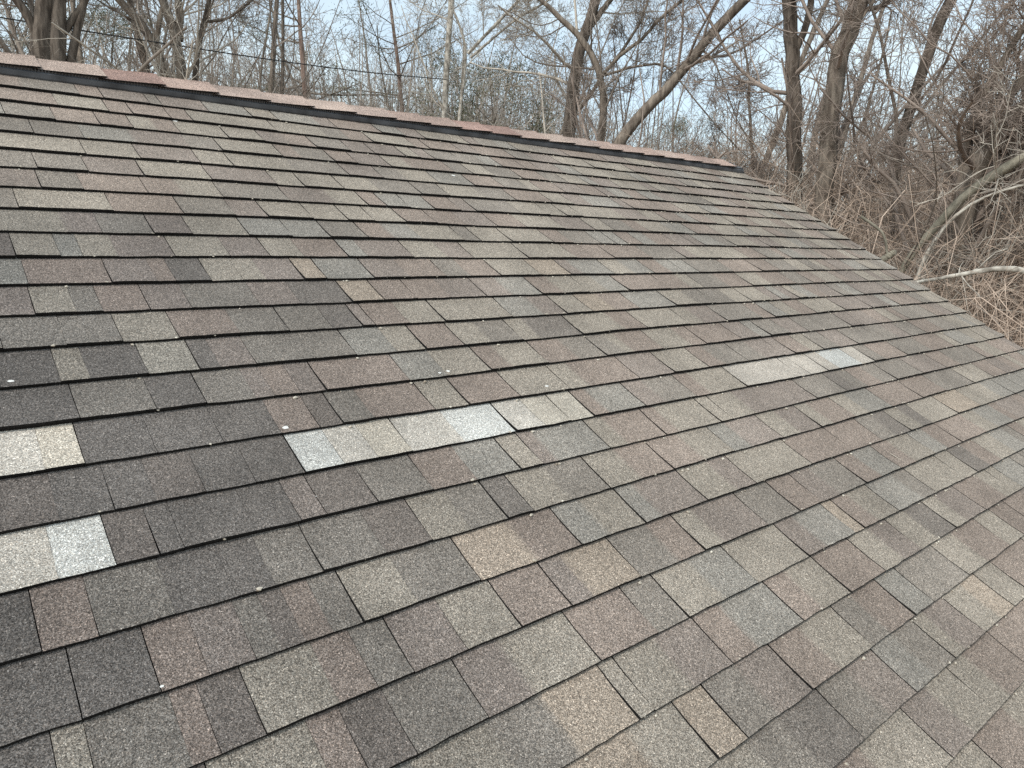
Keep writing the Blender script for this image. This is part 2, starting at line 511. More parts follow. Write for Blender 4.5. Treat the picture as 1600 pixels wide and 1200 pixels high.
# ---- ridge vent with its cap shingles
def wedge_strip(prof, ua, ub, du=.25):
    """extrude a closed profile (list of (y,w) in the roof frame) along u"""
    us = list(np.arange(ua, ub, du)) + [ub]
    V, F = [], []
    m = len(prof)
    for u in us:
        for (y, w) in prof:
            V.append((u, y, w + wav(u, 0) * .8))
    for i in range(len(us) - 1):
        for j in range(m):
            a = i * m + j; b = i * m + (j + 1) % m
            F.append((a, b, b + m, a + m))
    F.append(tuple(range(m - 1, -1, -1)))
    F.append(tuple(range((len(us) - 1) * m, len(us) * m)))
    return V, F
def over(d, w):
    """point at distance d from the apex (negative = camera side), w above the slope surface, in the roof frame"""
    if d <= 0: return (APEX + d, w)
    # rear side: go down the other slope
    c2, s2 = math.cos(2 * PITCH), math.sin(2 * PITCH)
    return (APEX + d * c2 + w * s2, -d * s2 + w * c2)
VH = .022
prof = [over(-.166, .003), over(-.166, .009), over(-.159, .0265), over(-.154, .0285), over(-.149, .0285), over(-.146, .039), over(-.02, VH), over(0, VH + .006), over(.02, VH), over(.146, .039), over(.149, .0285), over(.166, .009), over(.166, .003), over(.05, .002), over(-.05, .002)]
V, F = wedge_strip(prof, U0 + .03, U1 - .03)
vent = new_mesh('ridge_vent', r2w(V) - HO, F, MAT['plastic'], house)
# louvre fins along the camera-side edge
V, F = [], []
u = U0 + .2
while u < U1 - .15:
    b0 = len(V)
    for (uu) in (u, u + .004):
        for q in ((-.1535, .0290), (-.1515, .0385), (-.1462, .0385), (-.1485, .0290)):
            y, w = over(*q)
            V.append((uu, y, w + wav(uu, 0) * .8))
    F += [(b0, b0 + 1, b0 + 2, b0 + 3), (b0 + 7, b0 + 6, b0 + 5, b0 + 4), (b0, b0 + 4, b0 + 5, b0 + 1), (b0 + 1, b0 + 5, b0 + 6, b0 + 2), (b0 + 2, b0 + 6, b0 + 7, b0 + 3)]
    u += .012
new_mesh('louvre', r2w(V) - HO, F, MAT['plastic'], vent)
capc = [(203, 177, 164), (212, 189, 175), (206, 183, 170), (192, 160, 148), (208, 181, 167)]
joints = [.166, .408, .647, .885, 1.135, 1.367, 1.609, 1.855, 2.086, 2.309, 2.537, 2.78]
js = [.166 - .243 * i for i in range(21, 0, -1)] + joints + [2.78 + .24 * i for i in range(1, 11)]
for i in range(len(js) - 1):
    ua, ub = js[i] - .03, js[i + 1]
    if ub > U1 - .01: ub = U1 - .01
    if ua < U0 + .1 or ua > U1 - .06: continue
    c = np.array(lin(random.choice(capc))) * .53 * random.uniform(.9, 1.06)
    hwL, hwR = .150 + random.uniform(-.003, .003), .159 + random.uniform(-.003, .003)
    us = np.linspace(ua, ub, 8)
    ds = [-1, -.8, -.5, -.2, -.06, 0, .06, .2, .5, .8, 1]
    V, F, C = [], [], []
    m = len(ds)
    for t, u in zip(np.linspace(0, 1, len(us)), us):
        hw = hwL + (hwR - hwL) * t
        for d in ds:
            rnd = .006 * max(0, 1 - abs(d) / .1)
            droop = -.004 * max(0, abs(d) - .8) / .2 * (1 - t)
            y, w = over(d * hw, VH + .003 + .018 * abs(d) + .0105 * t ** 1.3 + rnd + droop + .0015 * noise.noise((u * 6, d * 3, i)))
            V.append((u + .002 * noise.noise((d * 5, i, 0)), y, w + wav(u, 0) * .8)); C.append((*c, 1))
    for a in range(len(us) - 1):
        for b in range(m - 1):
            q = a * m + b
            F.append((q, q + m, q + m + 1, q + 1))
    # underside and black edges
    th = .0062
    off = len(V)
    for a in range(len(us)):
        for b in range(m):
            t = V[a * m + b]
            V.append((t[0], t[1], t[2] - th)); C.append((*DARK, 1))
    # separate top-edge ring so the edge stays dark
    off2 = len(V)
    ring = [a * m for a in range(len(us))] + [(len(us) - 1) * m + b for b in range(1, m)] + [a * m + m - 1 for a in range(len(us) - 2, -1, -1)] + [b for b in range(m - 2, 0, -1)]
    for r in ring:
        V.append(V[r]); C.append((*DARK, 1))
    for q in range(len(ring)):
        q2 = (q + 1) % len(ring)
        F.append((off2 + q, off + ring[q], off + ring[q2], off2 + q2))
    for a in range(len(us) - 1):
        for b in range(m - 1):
            q = off + a * m + b
            F.append((q, q + 1, q + m + 1, q + m))
    new_mesh('ridge_cap', r2w(V) - HO, F, MAT['shingle'], vent, C)

# ---- small litter on the roof
def roof_pt(u, y, w=.0):
    return r2w([u, y, w])
def blob_verts(r, flat=.5, n_=7):
    V = [(0, 0, r * flat)]
    for q in range(n_):
        a = 2 * math.pi * q / n_
        rr = r * random.uniform(.6, 1.15)
        V.append((rr * math.cos(a), rr * math.sin(a), r * flat * random.uniform(.3, .7)))
    for q in range(n_):
        v = V[1 + q]
        V.append((v[0] * .95, v[1] * .95, -r * .2))
    F = []
    for q in range(n_):
        q2 = (q + 1) % n_
        F.append((0, 1 + q, 1 + q2))
        F.append((1 + q, 1 + n_ + q, 1 + n_ + q2, 1 + q2))
    F.append(tuple(1 + n_ + q for q in range(n_ - 1, -1, -1)))
    return V, F
def tilt(V):   # local roof-frame offsets -> world offsets
    return np.asarray(V) @ ROOF.T
flecks = [(445, 672, .012, 'white fleck on the dark tab just left of the long pale shingle run'),
          (556, 645, .006, 'tiny white fleck on the tab above the long pale shingle run'),
          (556, 601, .008, 'small white fleck at a butt edge two courses above the long pale run'),
          (699, 583, .010, 'white fleck on a grey olive tab, right one of a close pair'),
          (686, 586, .008, 'white fleck on a grey olive tab, left one of a close pair'),
          (853, 606, .011, 'white fleck just above the right end of the long pale run'),
          (274, 190, .013, 'white chip high on the slope, near the left end of the ridge'),
          (708, 275, .016, 'white chip high on the slope, below the middle of the ridge'),
          (252, 1077, .005, 'white speck at a cutout corner in the near left of the slope'),
          (494, 778, .004, 'white speck on a charcoal tab below the long pale run'),
          (1392, 466, .006, 'white speck near the right rake edge'),
          (1562, 522, .008, 'white speck in the middle right of the slope'),
          (18, 600, .010, 'white fleck on a dark tab at the far left of the slope')]
for (px, py, r, lb) in flecks:
    u, y = on_roof(px, py)
    s = (-y / EXPO) % 1.0
    w = .0012 + .0075 * s ** 1.7 + .0015
    V, F = blob_verts(r * .5, .22, 9)
    V = [(v[0] * 1.5, v[1], v[2]) for v in V]
    o = new_mesh('white_fleck', tilt(V), F, MAT['chip'])
    o.location = roof_pt(u, y, w)
    tag(o, lb, 'fleck', 'white flecks on the shingles')
# seeds and bud scales caught along the butt edges
V, F = [], []
for q in range(1500):
    k = int(rng.integers(0, 26))
    u = 5.25 - abs(rng.normal(0, 1.9)) if rng.random() < .8 else rng.uniform(-1, 5.2)
    if u < -1.5: continue
    u += .05 * noise.noise((q * .37, k, 0))
    r = rng.uniform(.002, .0052)
    vv, ff = blob_verts(r, .8, 5)
    b0 = len(V)
    low = rng.random() < .6
    base = np.array([u, -k * EXPO - (.004 + r if low else -.002), (.003 if low else .0095)])
    for v in vv: V.append(base + np.array([v[0] * rng.uniform(.8, 1.8), v[1], v[2]]))
    F += [tuple(b0 + i for i in f) for f in ff]
o = new_mesh('seed_litter', r2w(V), F, MAT['seed'])
tag(o, 'pale seeds and bud scales caught along the shingle edges', 'litter', kind='stuff')

# ------------------------------------------------------------------ bare trees
def norm(a):
    return a / np.maximum(np.linalg.norm(a, axis=-1, keepdims=True), 1e-9)
def resample(P, R, n_):
    P = np.asarray(P, float); R = np.asarray(R, float)
    s = np.concatenate([[0], np.cumsum(np.linalg.norm(np.diff(P, axis=0), axis=1))])
    t = np.linspace(0, s[-1], n_)
    return np.stack([np.interp(t, s, P[:, i]) for i in range(3)], 1), np.interp(t, s, R)
def smooth_path(P, R, n_):
    P, R = resample(P, R, n_)
    for _ in range(2):
        P[1:-1] = .25 * P[:-2] + .5 * P[1:-1] + .25 * P[2:]
    return P, R
def spawn(P, R, m, t0, t1, ang, lenf, rf, n_, wig, up, rmin, lmin=.12, droop=0.0, lmax=99):
    B, npt, _ = P.shape
    plen = np.linalg.norm(np.diff(P, axis=1), axis=2).sum(1)
    idx = np.repeat(np.arange(B), m)
    t = rng.uniform(t0, t1, len(idx))
    f = t * (npt - 1); i = np.clip(f.astype(int), 0, npt - 2); fr = (f - i)[:, None]
    pos = P[idx, i] * (1 - fr) + P[idx, i + 1] * fr
    tan = norm(P[idx, i + 1] - P[idx, i])
    rad = R[idx, i] * (1 - fr[:, 0]) + R[idx, i + 1] * fr[:, 0]
    rnd = rng.normal(size=pos.shape)
    perp = norm(rnd - (rnd * tan).sum(1, keepdims=True) * tan)
    a = np.radians(rng.uniform(ang[0], ang[1], len(idx)))[:, None]
    d = tan * np.cos(a) + perp * np.sin(a)
    L = plen[idx] * lenf * rng.uniform(.55, 1.25, len(idx)) * (1.05 - .55 * t)
    L = np.clip(L, lmin, lmax)
    r0 = np.maximum(rad * rf * rng.uniform(.7, 1.0, len(idx)), rmin)
    out = np.empty((len(idx), n_, 3)); out[:, 0] = pos
    for j in range(1, n_):
        d = norm(d + rng.normal(size=d.shape) * wig + np.array([0, 0, up]) - np.array([0, 0, droop * j / n_]))
        out[:, j] = out[:, j - 1] + d * (L / (n_ - 1))[:, None]
    taper = np.linspace(1, .42, n_)
    rr = np.maximum(r0[:, None] * taper[None], rmin * .8)
    return out, rr
def tube(P, R, s):
    B, n_, _ = P.shape
    T = np.empty_like(P)
    T[:, 1:-1] = P[:, 2:] - P[:, :-2]; T[:, 0] = P[:, 1] - P[:, 0]; T[:, -1] = P[:, -1] - P[:, -2]
    T = norm(T)
    ref = np.where(np.abs(T[:, :1, 2:3]) > .8, np.array([1., 0, 0]), np.array([0., 0, 1.]))
    ref = np.repeat(ref, n_, axis=1)
    A = norm(np.cross(T, ref)); Bn = np.cross(T, A)
    th = np.arange(s) * 2 * np.pi / s
    V = P[:, :, None, :] + R[:, :, None, None] * (A[:, :, None, :] * np.cos(th)[None, None, :, None] + Bn[:, :, None, :] * np.sin(th)[None, None, :, None])
    idx = np.arange(B * n_ * s).reshape(B, n_, s)
    a = idx[:, :-1]; b = idx[:, 1:]
    F = np.stack([a, np.roll(a, -1, 2), np.roll(b, -1, 2), b], -1).reshape(-1, 4)
    return V.reshape(-1, 3), F
class Tubes:
    def __init__(s): s.V, s.F, s.n = [], [], 0
    def add(s, P, R, sides):
        if len(P) == 0: return
        V, F = tube(np.asarray(P, float), np.asarray(R, float), sides)
        s.V.append(V); s.F.append(F + s.n); s.n += len(V)
    def data(s): return np.concatenate(s.V), np.concatenate(s.F)
    def build(s, name, mat, parent=None, origin=None):
        V, F = s.data()
        if origin is not None: V = V - np.asarray(origin)
        return new_mesh(name, V, F, mat, parent, smooth=True)
def crown_from(stems, dens=1.0, rmin=.004, up=.03, wig=.16, levels=3, t0=.2, droop=0.0, first=(12, .36)):
    """branches, twigs and finest twigs grown off a list of (path, radii)"""
    tb = Tubes()
    for P, R in stems:
        L = np.linalg.norm(np.diff(P, axis=0), axis=1).sum()
        m = max(4, int(first[0] * 1.15 * dens))
        a, ra = spawn(P[None], R[None], m, t0, 1.0, (32, 75), first[1], .34, 8, wig * .8, up + .05, rmin * 1.6, lmax=5)
        tb.add(a, ra, 5)
        b, rb = spawn(a, ra, max(3, int(8 * dens)), .12, 1, (25, 65), .48, .5, 6, wig, up, rmin * 1.1, lmax=2.4)
        tb.add(b, rb, 4)
        if levels >= 3:
            c, rc = spawn(b, rb, max(2, int(5.5 * dens)), .1, 1, (25, 60), .5, .6, 5, wig * 1.1, up, rmin, droop=droop, lmax=1.1)
            tb.add(c, rc, 3)
        if levels >= 4:
            d, rd = spawn(c, rc, 3, .15, 1, (25, 60), .55, .7, 3, wig, up, rmin * .85, lmax=.6)
            tb.add(d, rd, 3)
    return tb
def rough(P, R, amp):
    P = P.copy()
    P[1:-1] += rng.normal(size=P[1:-1].shape) * amp
    return P, R
def traced_tree(name, label, stems, D, bark, twig, dens=1.0, rmin=.0036, levels=4, group='bare trees behind the roof', cat='tree', t0=.15, first=(12, .30), up=.03, extra=0):
    """a tree whose stems follow the lean and forks seen in the photograph; stems = [(pixel path, width px at foot, at top, joins ground)]"""
    paths = []
    for (pp, w0, w1, foot) in stems:
        P = np.array([at(px, py, D + dd) for (px, py, *rest) in pp for dd in [(rest[0] if rest else 0)]])
        ws = np.linspace(w0, w1, len(P)) * .5 * D / FOC
        if foot:
            x, y = P[0, 0], P[0, 1]
            lean = (P[0] - P[1]); k_ = lean / max(.01, abs(lean[2])) * .35
            hgt = P[0, 2] - float(gz(x, y))
            if hgt > .3:
                bx, by = x + np.clip(k_[0] * hgt * .4, -1.5, 1.5), y + np.clip(k_[1] * hgt * .4, -1.5, 1.5)
                mid = np.array([(x + bx) / 2, (y + by) / 2, P[0, 2] - hgt * .5])
                ft = np.array([bx, by, float(gz(bx, by)) - .15])
                P = np.vstack([[ft], [mid], P]); ws = np.concatenate([[ws[0] * 1.35, ws[0] * 1.12], ws])
        P, R = smooth_path(P, ws, max(12, len(P) * 4))
        # the stem goes on above the picture, thinning out
        d = norm(P[-1] - P[-3]); L = 2.5 + 1.5 * rng.random()
        ext = [P[-1]]; 
        for q in range(6):
            d = norm(d + rng.normal(size=3) * .12 + np.array([0, 0, .05])); ext.append(ext[-1] + d * L / 6)
        P = np.vstack([P, ext[1:]]); R = np.concatenate([R, np.linspace(R[-1] * .92, R[-1] * .25, 6)])
        P, R = rough(P, R, R.mean() * .10)
        paths.append((P, R))
    origin = paths[0][0][0].copy(); origin[2] += .15
    root = empty(name, origin)
    tag(root, label, cat, group)
    tb = Tubes()
    for P, R in paths: tb.add(P[None], R[None], 9 if R[0] > .05 else 6)
    tb.build('trunk', MAT[bark], root, origin)
    cr = crown_from(paths, dens, rmin, levels=levels, t0=t0, first=first, up=up)
    cr.build('crown', MAT[twig], root, origin)
    return root

traced_tree('bare_tree', 'big many-stemmed brown trunk clump standing at the far left behind the ridge', [
    ([(62, 96), (70, 50), (72, 0), (75, -60)], 26, 17, True),
    ([(86, 96), (88, 50), (92, 0), (100, -80)], 23, 15, True),
    ([(63, 75), (52, 36), (26, 0), (5, -30)], 13, 8, False),
    ([(104, 96), (117, 60), (133, 12), (142, -60)], 11, 8, True),
    ([(90, 66), (110, 36), (128, 8), (160, -40)], 10, 6, False)], 14, 'bark_dark', 'twig', .9)
traced_tree('bare_tree', 'grey tree leaning to the left, just right of the many-stemmed clump', [
    ([(261, 122), (244, 68), (212, 22), (182, 0), (150, -40)], 13, 8, True),
    ([(245, 66), (250, 30), (256, 0), (262, -50)], 7, 5, False)], 16, 'bark', 'twig', .9)
traced_tree('bare_tree', 'twin-stemmed grey tree with one straight and one leaning stem, left of centre', [
    ([(285, 124), (278, 62), (262, 20), (252, -5), (238, -50)], 14, 9, True),
    ([(280, 64), (281, 20), (279, 0), (276, -60)], 11, 9, False)], 15, 'bark', 'twig_pale', .9)
traced_tree('bare_tree', 'slim dark forked tree with a limb sweeping right, left of centre', [
    ([(303, 124), (306, 70), (322, 33), (328, 0), (335, -60)], 8, 5, True),
    ([(321, 34), (352, 31), (380, 12), (400, -5)], 4, 3, False)], 15, 'bark_dark', 'twig', .8)
traced_tree('bare_tree', 'thin straight dark tree left of the reddish pine trunk', [
    ([(440, 150), (442, 70), (442, 0), (440, -60)], 5, 4, True)], 22, 'bark_dark', 'twig', .8)
traced_tree('bare_tree', 'pale grey birch-like tree with drooping strands in the middle of the wood', [
    ([(694, 190), (697, 112), (701, 60), (705, 0), (708, -60)], 9, 8, True),
    ([(716, 190), (724, 130), (731, 80), (722, 42), (704, 8)], 5, 3, True),
    ([(731, 84), (765, 48), (800, 12), (830, -20)], 5, 4, False),
    ([(735, 90), (770, 60), (806, 30), (850, 5)], 4, 3, False)], 18, 'bark_pale', 'twig_pale', 1.1)
traced_tree('bare_tree', 'dark upright trunk hung with pale vines, right of the evergreen bush', [
    ([(889, 216), (893, 150), (899, 95), (917, 45), (933, 0), (950, -60)], 20, 13, True),
    ([(924, 40), (940, 18), (957, -5), (985, -50)], 9, 7, False)], 15, 'bark_dark', 'twig_pale', 1.0)
traced_tree('bare_tree', 'crooked forking tree with long limbs reaching left and right, beside the leaning trunk', [
    ([(938, 222), (944, 160), (940, 118), (918, 70), (898, 47), (870, 27), (862, 10), (842, 0), (820, -20)], 12, 5, True),
    ([(943, 115), (970, 85), (1000, 65), (1030, 30), (1066, 0), (1100, -30)], 6, 4, False),
    ([(945, 118), (985, 105), (1035, 98), (1056, 118)], 4, 2.5, False),
    ([(905, 172), (925, 145), (940, 120)], 6, 5, False)], 14, 'bark', 'twig', 1.0)
traced_tree('bare_tree', 'thick trunk leaning strongly to the right over the far end of the ridge', [
    ([(962, 222), (988, 197), (1012, 170), (1050, 130), (1080, 95), (1112, 50), (1150, 15), (1172, -8), (1210, -45)], 17, 12, True),
    ([(1094, 76), (1115, 92), (1130, 130)], 4, 2, False)], 13, 'bark', 'twig_red', 1.0, first=(16, .28))
traced_tree('bare_tree', 'dark upright trunk above the right end of the ridge, left of the two', [
    ([(1242, 300), (1240, 150), (1236, 60), (1232, 0), (1230, -60)], 21, 17, True),
    ([(1243, 78), (1260, 42), (1268, 0), (1272, -60)], 10, 8, False)], 12, 'bark_dark', 'twig_red', 1.1)
traced_tree('bare_tree', 'thick grey trunk above the right end of the ridge, right of the two', [
    ([(1288, 320), (1298, 160), (1309, 100), (1330, 40), (1345, 0), (1362, -50)], 24, 24, True),
    ([(1312, 95), (1345, 30), (1395, -40)], 5, 4, False)], 11.5, 'bark', 'twig_red', 1.0)
traced_tree('bare_tree', 'thin dark sapling with a forked top at the right of the wood', [
    ([(1400, 300), (1402, 168), (1386, 128), (1383, 80), (1367, 22), (1355, -5)], 5, 3.5, True),
    ([(1367, 22), (1380, 8), (1386, -30)], 3, 2, False)], 10.5, 'bark_dark', 'twig', .8)
traced_tree('bare_tree', 'vine-covered leaning dark trunk at the right of the wood', [
    ([(1390, 330), (1402, 240), (1425, 160), (1443, 110), (1460, 50), (1485, 0), (1512, -50)], 13, 14, True)], 12, 'bark_dark', 'twig_red', 1.2)
traced_tree('bare_tree', 'spreading cluster of brown leaning stems at the far right edge', [
    ([(1502, 330), (1528, 255), (1556, 214), (1600, 165), (1655, 110)], 28, 15, True),
    ([(1496, 320), (1510, 215), (1530, 165), (1556, 110), (1600, 42), (1640, -20)], 10, 7, True),
    ([(1505, 320), (1518, 240), (1555, 190), (1600, 120), (1650, 40)], 10, 8, False),
    ([(1500, 315), (1530, 275), (1565, 252), (1600, 230)], 4, 3, False)], 9.5, 'bark', 'twig_red', 1.25, first=(15, .3))
traced_tree('leaning_trunk', 'smooth greenish grey trunk leaning far to the right at the right edge', [
    ([(1400, 428), (1432, 388), (1472, 346), (1502, 307), (1542, 279), (1600, 247), (1690, 195)], 9, 15, True)], 8.8, 'bark_moss', 'twig', .8)
traced_tree('bare_tree', 'young tree with pale bent limb rising above the brambles on the right', [
    ([(1437, 412), (1455, 385), (1476, 352), (1500, 326), (1532, 309), (1565, 297), (1620, 284)], 5.5, 3.2, True)], 8.5, 'bark_pale', 'twig_pale', .8)

def generic(seed, H, r, lean, dens, rmin, levels, forks):
    """stems of a generic forest tree of height H standing at the origin"""
    st = []
    n_ = 16
    P = np.zeros((n_, 3)); d = np.array([lean, lean * .4, 1.0])
    for j in range(1, n_):
        d = norm(d + rng.normal(size=3) * .07 + np.array([0, 0, .04])); P[j] = P[j - 1] + d * H / (n_ - 1)
    P[:, 2] -= .2
    R = r * np.linspace(1.1, .14, n_) ** .85
    st.append((P, R))
    if forks:
        a, ra = spawn(P[None], R[None], forks, .2, .5, (18, 40), .6, .72, 10, .08, .07, .01)
        for q in range(len(a)): st.append((a[q], ra[q]))
    return st
KINDS = [('slender straight bare tree in the grey wood behind the ridge', 13, .10, .02, .9, .0055, 3, 0, 'bark', 'twig'),
         ('bare tree forking low into several stems in the grey wood behind the ridge', 12, .12, .08, .7, .0055, 3, 3, 'bark_dark', 'twig'),
         ('thin pale-barked bare tree in the grey wood behind the ridge', 11, .08, -.05, .9, .0055, 3, 1, 'bark_pale', 'twig_pale'),
         ('slanting bare tree with reddish twigs in the wood behind the ridge', 12, .11, .22, .9, .0055, 3, 1, 'bark', 'twig_red'),
         ('thin leaning sapling with fine grey twigs in the wood behind the ridge', 8, .05, -.2, .8, .005, 3, 0, 'bark', 'twig_pale'),
         ('tall dark bare tree with spreading limbs in the wood behind the ridge', 15, .16, .03, .8, .006, 3, 2, 'bark_dark', 'twig_red')]
PROTO = []
for i, (lb, H, r, lean, dens, rmin, lev, fk, bark, twig) in enumerate(KINDS):
    st = generic(i, H, r, lean, dens, rmin, lev, fk)
    tb = Tubes()
    for P, R in st: tb.add(P[None], R[None], 7)
    cr = crown_from(st, dens, rmin, levels=lev, t0=.12, first=(13, .30))
    PROTO.append((tb.data(), cr.data(), lb, bark, twig))
used = [None] * len(PROTO)
placed = []
def plant(i, x, y, s, rz):
    (tv, tf), (cv, cf), lb, bark, twig = PROTO[i]
    z = float(gz(x, y))
    if used[i] is None:
        root = empty('forest_tree', (x, y, z), rz)
        tag(root, lb, 'tree', 'crowded bare trees of the wood, kind %d' % (i + 1))
        root['group'] = lb.replace('bare tree', 'bare trees').replace(' in the', ', in the')
        t_ = new_mesh('trunk', tv, tf, MAT[bark], root, smooth=True)
        c_ = new_mesh('crown', cv, cf, MAT[twig], root, smooth=True)
        used[i] = (root, t_, c_)
    else:
        r0, t0_, c0_ = used[i]
        root = r0.copy(); COL.objects.link(root)
        for ch in (t0_, c0_):
            c = ch.copy(); COL.objects.link(c); c.parent = root
        root.location = (x, y, z); root.rotation_euler = (0, 0, rz)
    root.scale = (s, s, s * random.uniform(.92, 1.1))
    placed.append(root)
tries = 0
pos = []
while len(pos) < 64 and tries < 5000:
    tries += 1
    px = random.uniform(-350, 1950)
    D = random.uniform(16, 46)
    p = at(px, 407, D)
    if p[1] < -1 and px < 1500: continue
    if 860 < px < 1500 and random.random() < .5: continue
    if any((p[0] - a) ** 2 + (p[1] - b) ** 2 < 2.2 ** 2 for a, b in pos): continue
    pos.append((p[0], p[1]))
    plant(random.randrange(len(PROTO)), p[0], p[1], random.uniform(.75, 1.15), random.uniform(0, 6.28))

# ---- evergreens
def tufts(centres, n_, r, size, tb):
    """needle sprays: thin pointed leaf-size faces scattered round the branch points"""
    c = np.repeat(centres, n_, axis=0)
    off = rng.normal(size=c.shape) * r
    p = c + off
    d = norm(off + rng.normal(size=c.shape) * r * .8)
    s = norm(np.cross(d, rng.normal(size=c.shape)))
    L = size * rng.uniform(.6, 1.3, len(c))[:, None]
    w = L * .13
    V = np.stack([p, p + d * L * .5 + s * w, p + d * L, p + d * L * .5 - s * w], 1).reshape(-1, 3)
    F = np.arange(len(V)).reshape(-1, 4)
    return V, F
def evergreen(name, label, x, y, H, r, spread, t0, bark, nb, tuft_n, tuft_r, needle, dens_lo=.25, group=None):
    z = float(gz(x, y))
    root = empty(name, (x, y, z)); tag(root, label, 'tree' if H > 6 else 'shrub', group)
    n_ = 14
    P = np.zeros((n_, 3)); d = np.array([.02, .0, 1.])
    for j in range(1, n_):
        d = norm(d + rng.normal(size=3) * .03); P[j] = P[j - 1] + d * H / (n_ - 1)
    P[:, 2] -= .15
    R = r * np.linspace(1.1, .12, n_)
    tb = Tubes(); tb.add(P[None], R[None], 8)
    tr = tb.build('trunk', MAT[bark], root)
    a, ra = spawn(P[None], R[None], nb, t0, 1, (60, 95), spread / H, .45, 6, .1, .06, .008)
    b, rb = spawn(a, ra, 7, .25, 1, (30, 60), .42, .6, 4, .14, .04, .004)
    bt = Tubes(); bt.add(a, ra, 4); bt.add(b, rb, 3)
    bt.build('branches', MAT['bark'], root)
    cen = np.concatenate([a[:, 3:].reshape(-1, 3), b[:, 1:].reshape(-1, 3)])
    cen = cen[rng.random(len(cen)) < .8]
    V, F = tufts(cen, tuft_n, tuft_r, needle, None)
    new_mesh('needles', V, F, MAT['needle'], root)
    return root
p = at(491, 407, 28)
evergreen('pine_tree', 'tall pine with a reddish straight trunk left of centre', p[0], p[1], 17, .16, 4.2, .42, 'bark_red', 40, 20, .12, .085)
p = at(655, 407, 30)
evergreen('pine_tree', 'sparse olive pine in the middle of the wood', p[0], p[1], 16, .15, 5, .35, 'bark_red', 34, 18, .12, .085)
p = at(800, 407, 21)
evergreen('cedar_bush', 'bushy dark green cedar showing over the ridge in the middle', p[0], p[1], 7.3, .10, 3.6, .1, 'bark', 80, 19, .13, .08)
p = at(745, 407, 23)
evergreen('cedar_bush', 'lower dark green cedar left of the bushier one', p[0], p[1], 6.9, .09, 3.2, .1, 'bark', 60, 18, .13, .08)
p = at(1087, 407, 34)
evergreen('pine_tree', 'small distant pine beside the leaning trunk', p[0], p[1], 8.6, .10, 4, .4, 'bark', 34, 30, .13, .08)
p = at(165, 407, 24)
evergreen('holly_tree', 'dull olive evergreen low behind the left end of the ridge', p[0], p[1], 10.0, .10, 4, .2, 'bark', 50, 24, .12, .08)

# ---- undergrowth and far woods (masses)
def mass(name, label, protos, places, mat, cat):
    tv, tf, nn = [], [], 0
    for (i, x, y, s, a) in places:
        V, F = protos[i]
        c, q = math.cos(a), math.sin(a)
        W = np.stack([(V[:, 0] * c - V[:, 1] * q) * s + x, (V[:, 0] * q + V[:, 1] * c) * s + y, V[:, 2] * s + float(gz(x, y))], 1)
        tv.append(W); tf.append(F + nn); nn += len(W)
    o = new_mesh(name, np.concatenate(tv), np.concatenate(tf), MAT[mat])
    tag(o, label, cat, kind='stuff')
    return o
def sapling(H, r, rmin, stems, m1, m2):
    tb = Tubes()
    for q in range(stems):
        n_ = 8
        P = np.zeros((n_, 3)); d = norm(np.array([rng.normal() * .28, rng.normal() * .28, 1.0])); P[0] = [rng.normal() * .25, rng.normal() * .25, -.1]
        for j in range(1, n_):
            d = norm(d + rng.normal(size=3) * .09); P[j] = P[j - 1] + d * H * (.7 + .3 * rng.random()) / (n_ - 1)
        R = r * np.linspace(1, .3, n_)
        tb.add(P[None], R[None], 4)
        a, ra = spawn(P[None], R[None], m1, .15, 1, (25, 60), .36, .6, 5, .15, .05, rmin)
        tb.add(a, ra, 3)
        b, rb = spawn(a, ra, m2, .1, 1, (25, 60), .5, .7, 4, .16, .02, rmin * .85)
        tb.add(b, rb, 3)
    return tb.data()
SAP = [sapling(6.0, .022, .005, 3, 9, 5), sapling(7.5, .028, .005, 2, 12, 6), sapling(4.5, .016, .0045, 5, 7, 5), sapling(8.5, .03, .0055, 2, 13, 6)]
for nm_mat, lb, cnt, d0, d1 in (('twig', 'grey brown thicket of thin saplings filling the wood behind the ridge', 330, 19, 50),
                                ('twig_red', 'reddish brown thicket of thin saplings filling the wood behind the ridge', 150, 15, 44),
                                ('twig_pale', 'pale thicket of thin stems filling the wood behind the ridge', 90, 14, 44)):
    pl = []
    while len(pl) < cnt:
        p = at(random.uniform(-350, 1900), 407, random.uniform(d0, d1))
        if p[1] < 0 and p[0] < 7: continue
        q_ = (p - CAM_W) @ CW.T
        if 880 < 800 + FOC * q_[0] / q_[2] < 1700 and random.random() < .65: continue
        pl.append((random.randrange(4), p[0], p[1], random.uniform(.7, 1.15), random.uniform(0, 6.28)))
    mass('undergrowth', lb, SAP, pl, nm_mat, 'undergrowth')
pl = []
while len(pl) < 330:
    p = at(random.uniform(330, 880), 407, random.uniform(23, 44))
    pl.append((random.randrange(4), p[0], p[1], random.uniform(.9, 1.5), random.uniform(0, 6.28)))
mass('undergrowth', 'soft grey mass of fine branches rising behind the middle of the ridge', SAP, pl, 'hazed_twig', 'undergrowth')
def fartree(H):
    st = generic(0, H, .14, .03, 1, .012, 2, 1)
    tb = Tubes()
    for P, R in st: tb.add(P[None], R[None], 5)
    cr = crown_from(st, .9, .011, levels=3, t0=.15, first=(12, .32))
    a, b = tb.data(); c, d = cr.data()
    return np.concatenate([a, c]), np.concatenate([b, d + len(a)])
FAR = [fartree(15), fartree(17), fartree(13)]
pl = []
while len(pl) < 520:
    p = at(random.uniform(-500, 2100), 407, random.uniform(44, 95))
    q_ = (p - CAM_W) @ CW.T
    sx = 800 + FOC * q_[0] / q_[2] if q_[2] > 0 else -999
    if 830 < sx < 1750 and random.random() < .45: continue
    pl.append((random.randrange(3), p[0], p[1], random.uniform(.62, 1.0) * (.78 if 830 < sx < 1750 else 1), random.uniform(0, 6.28)))
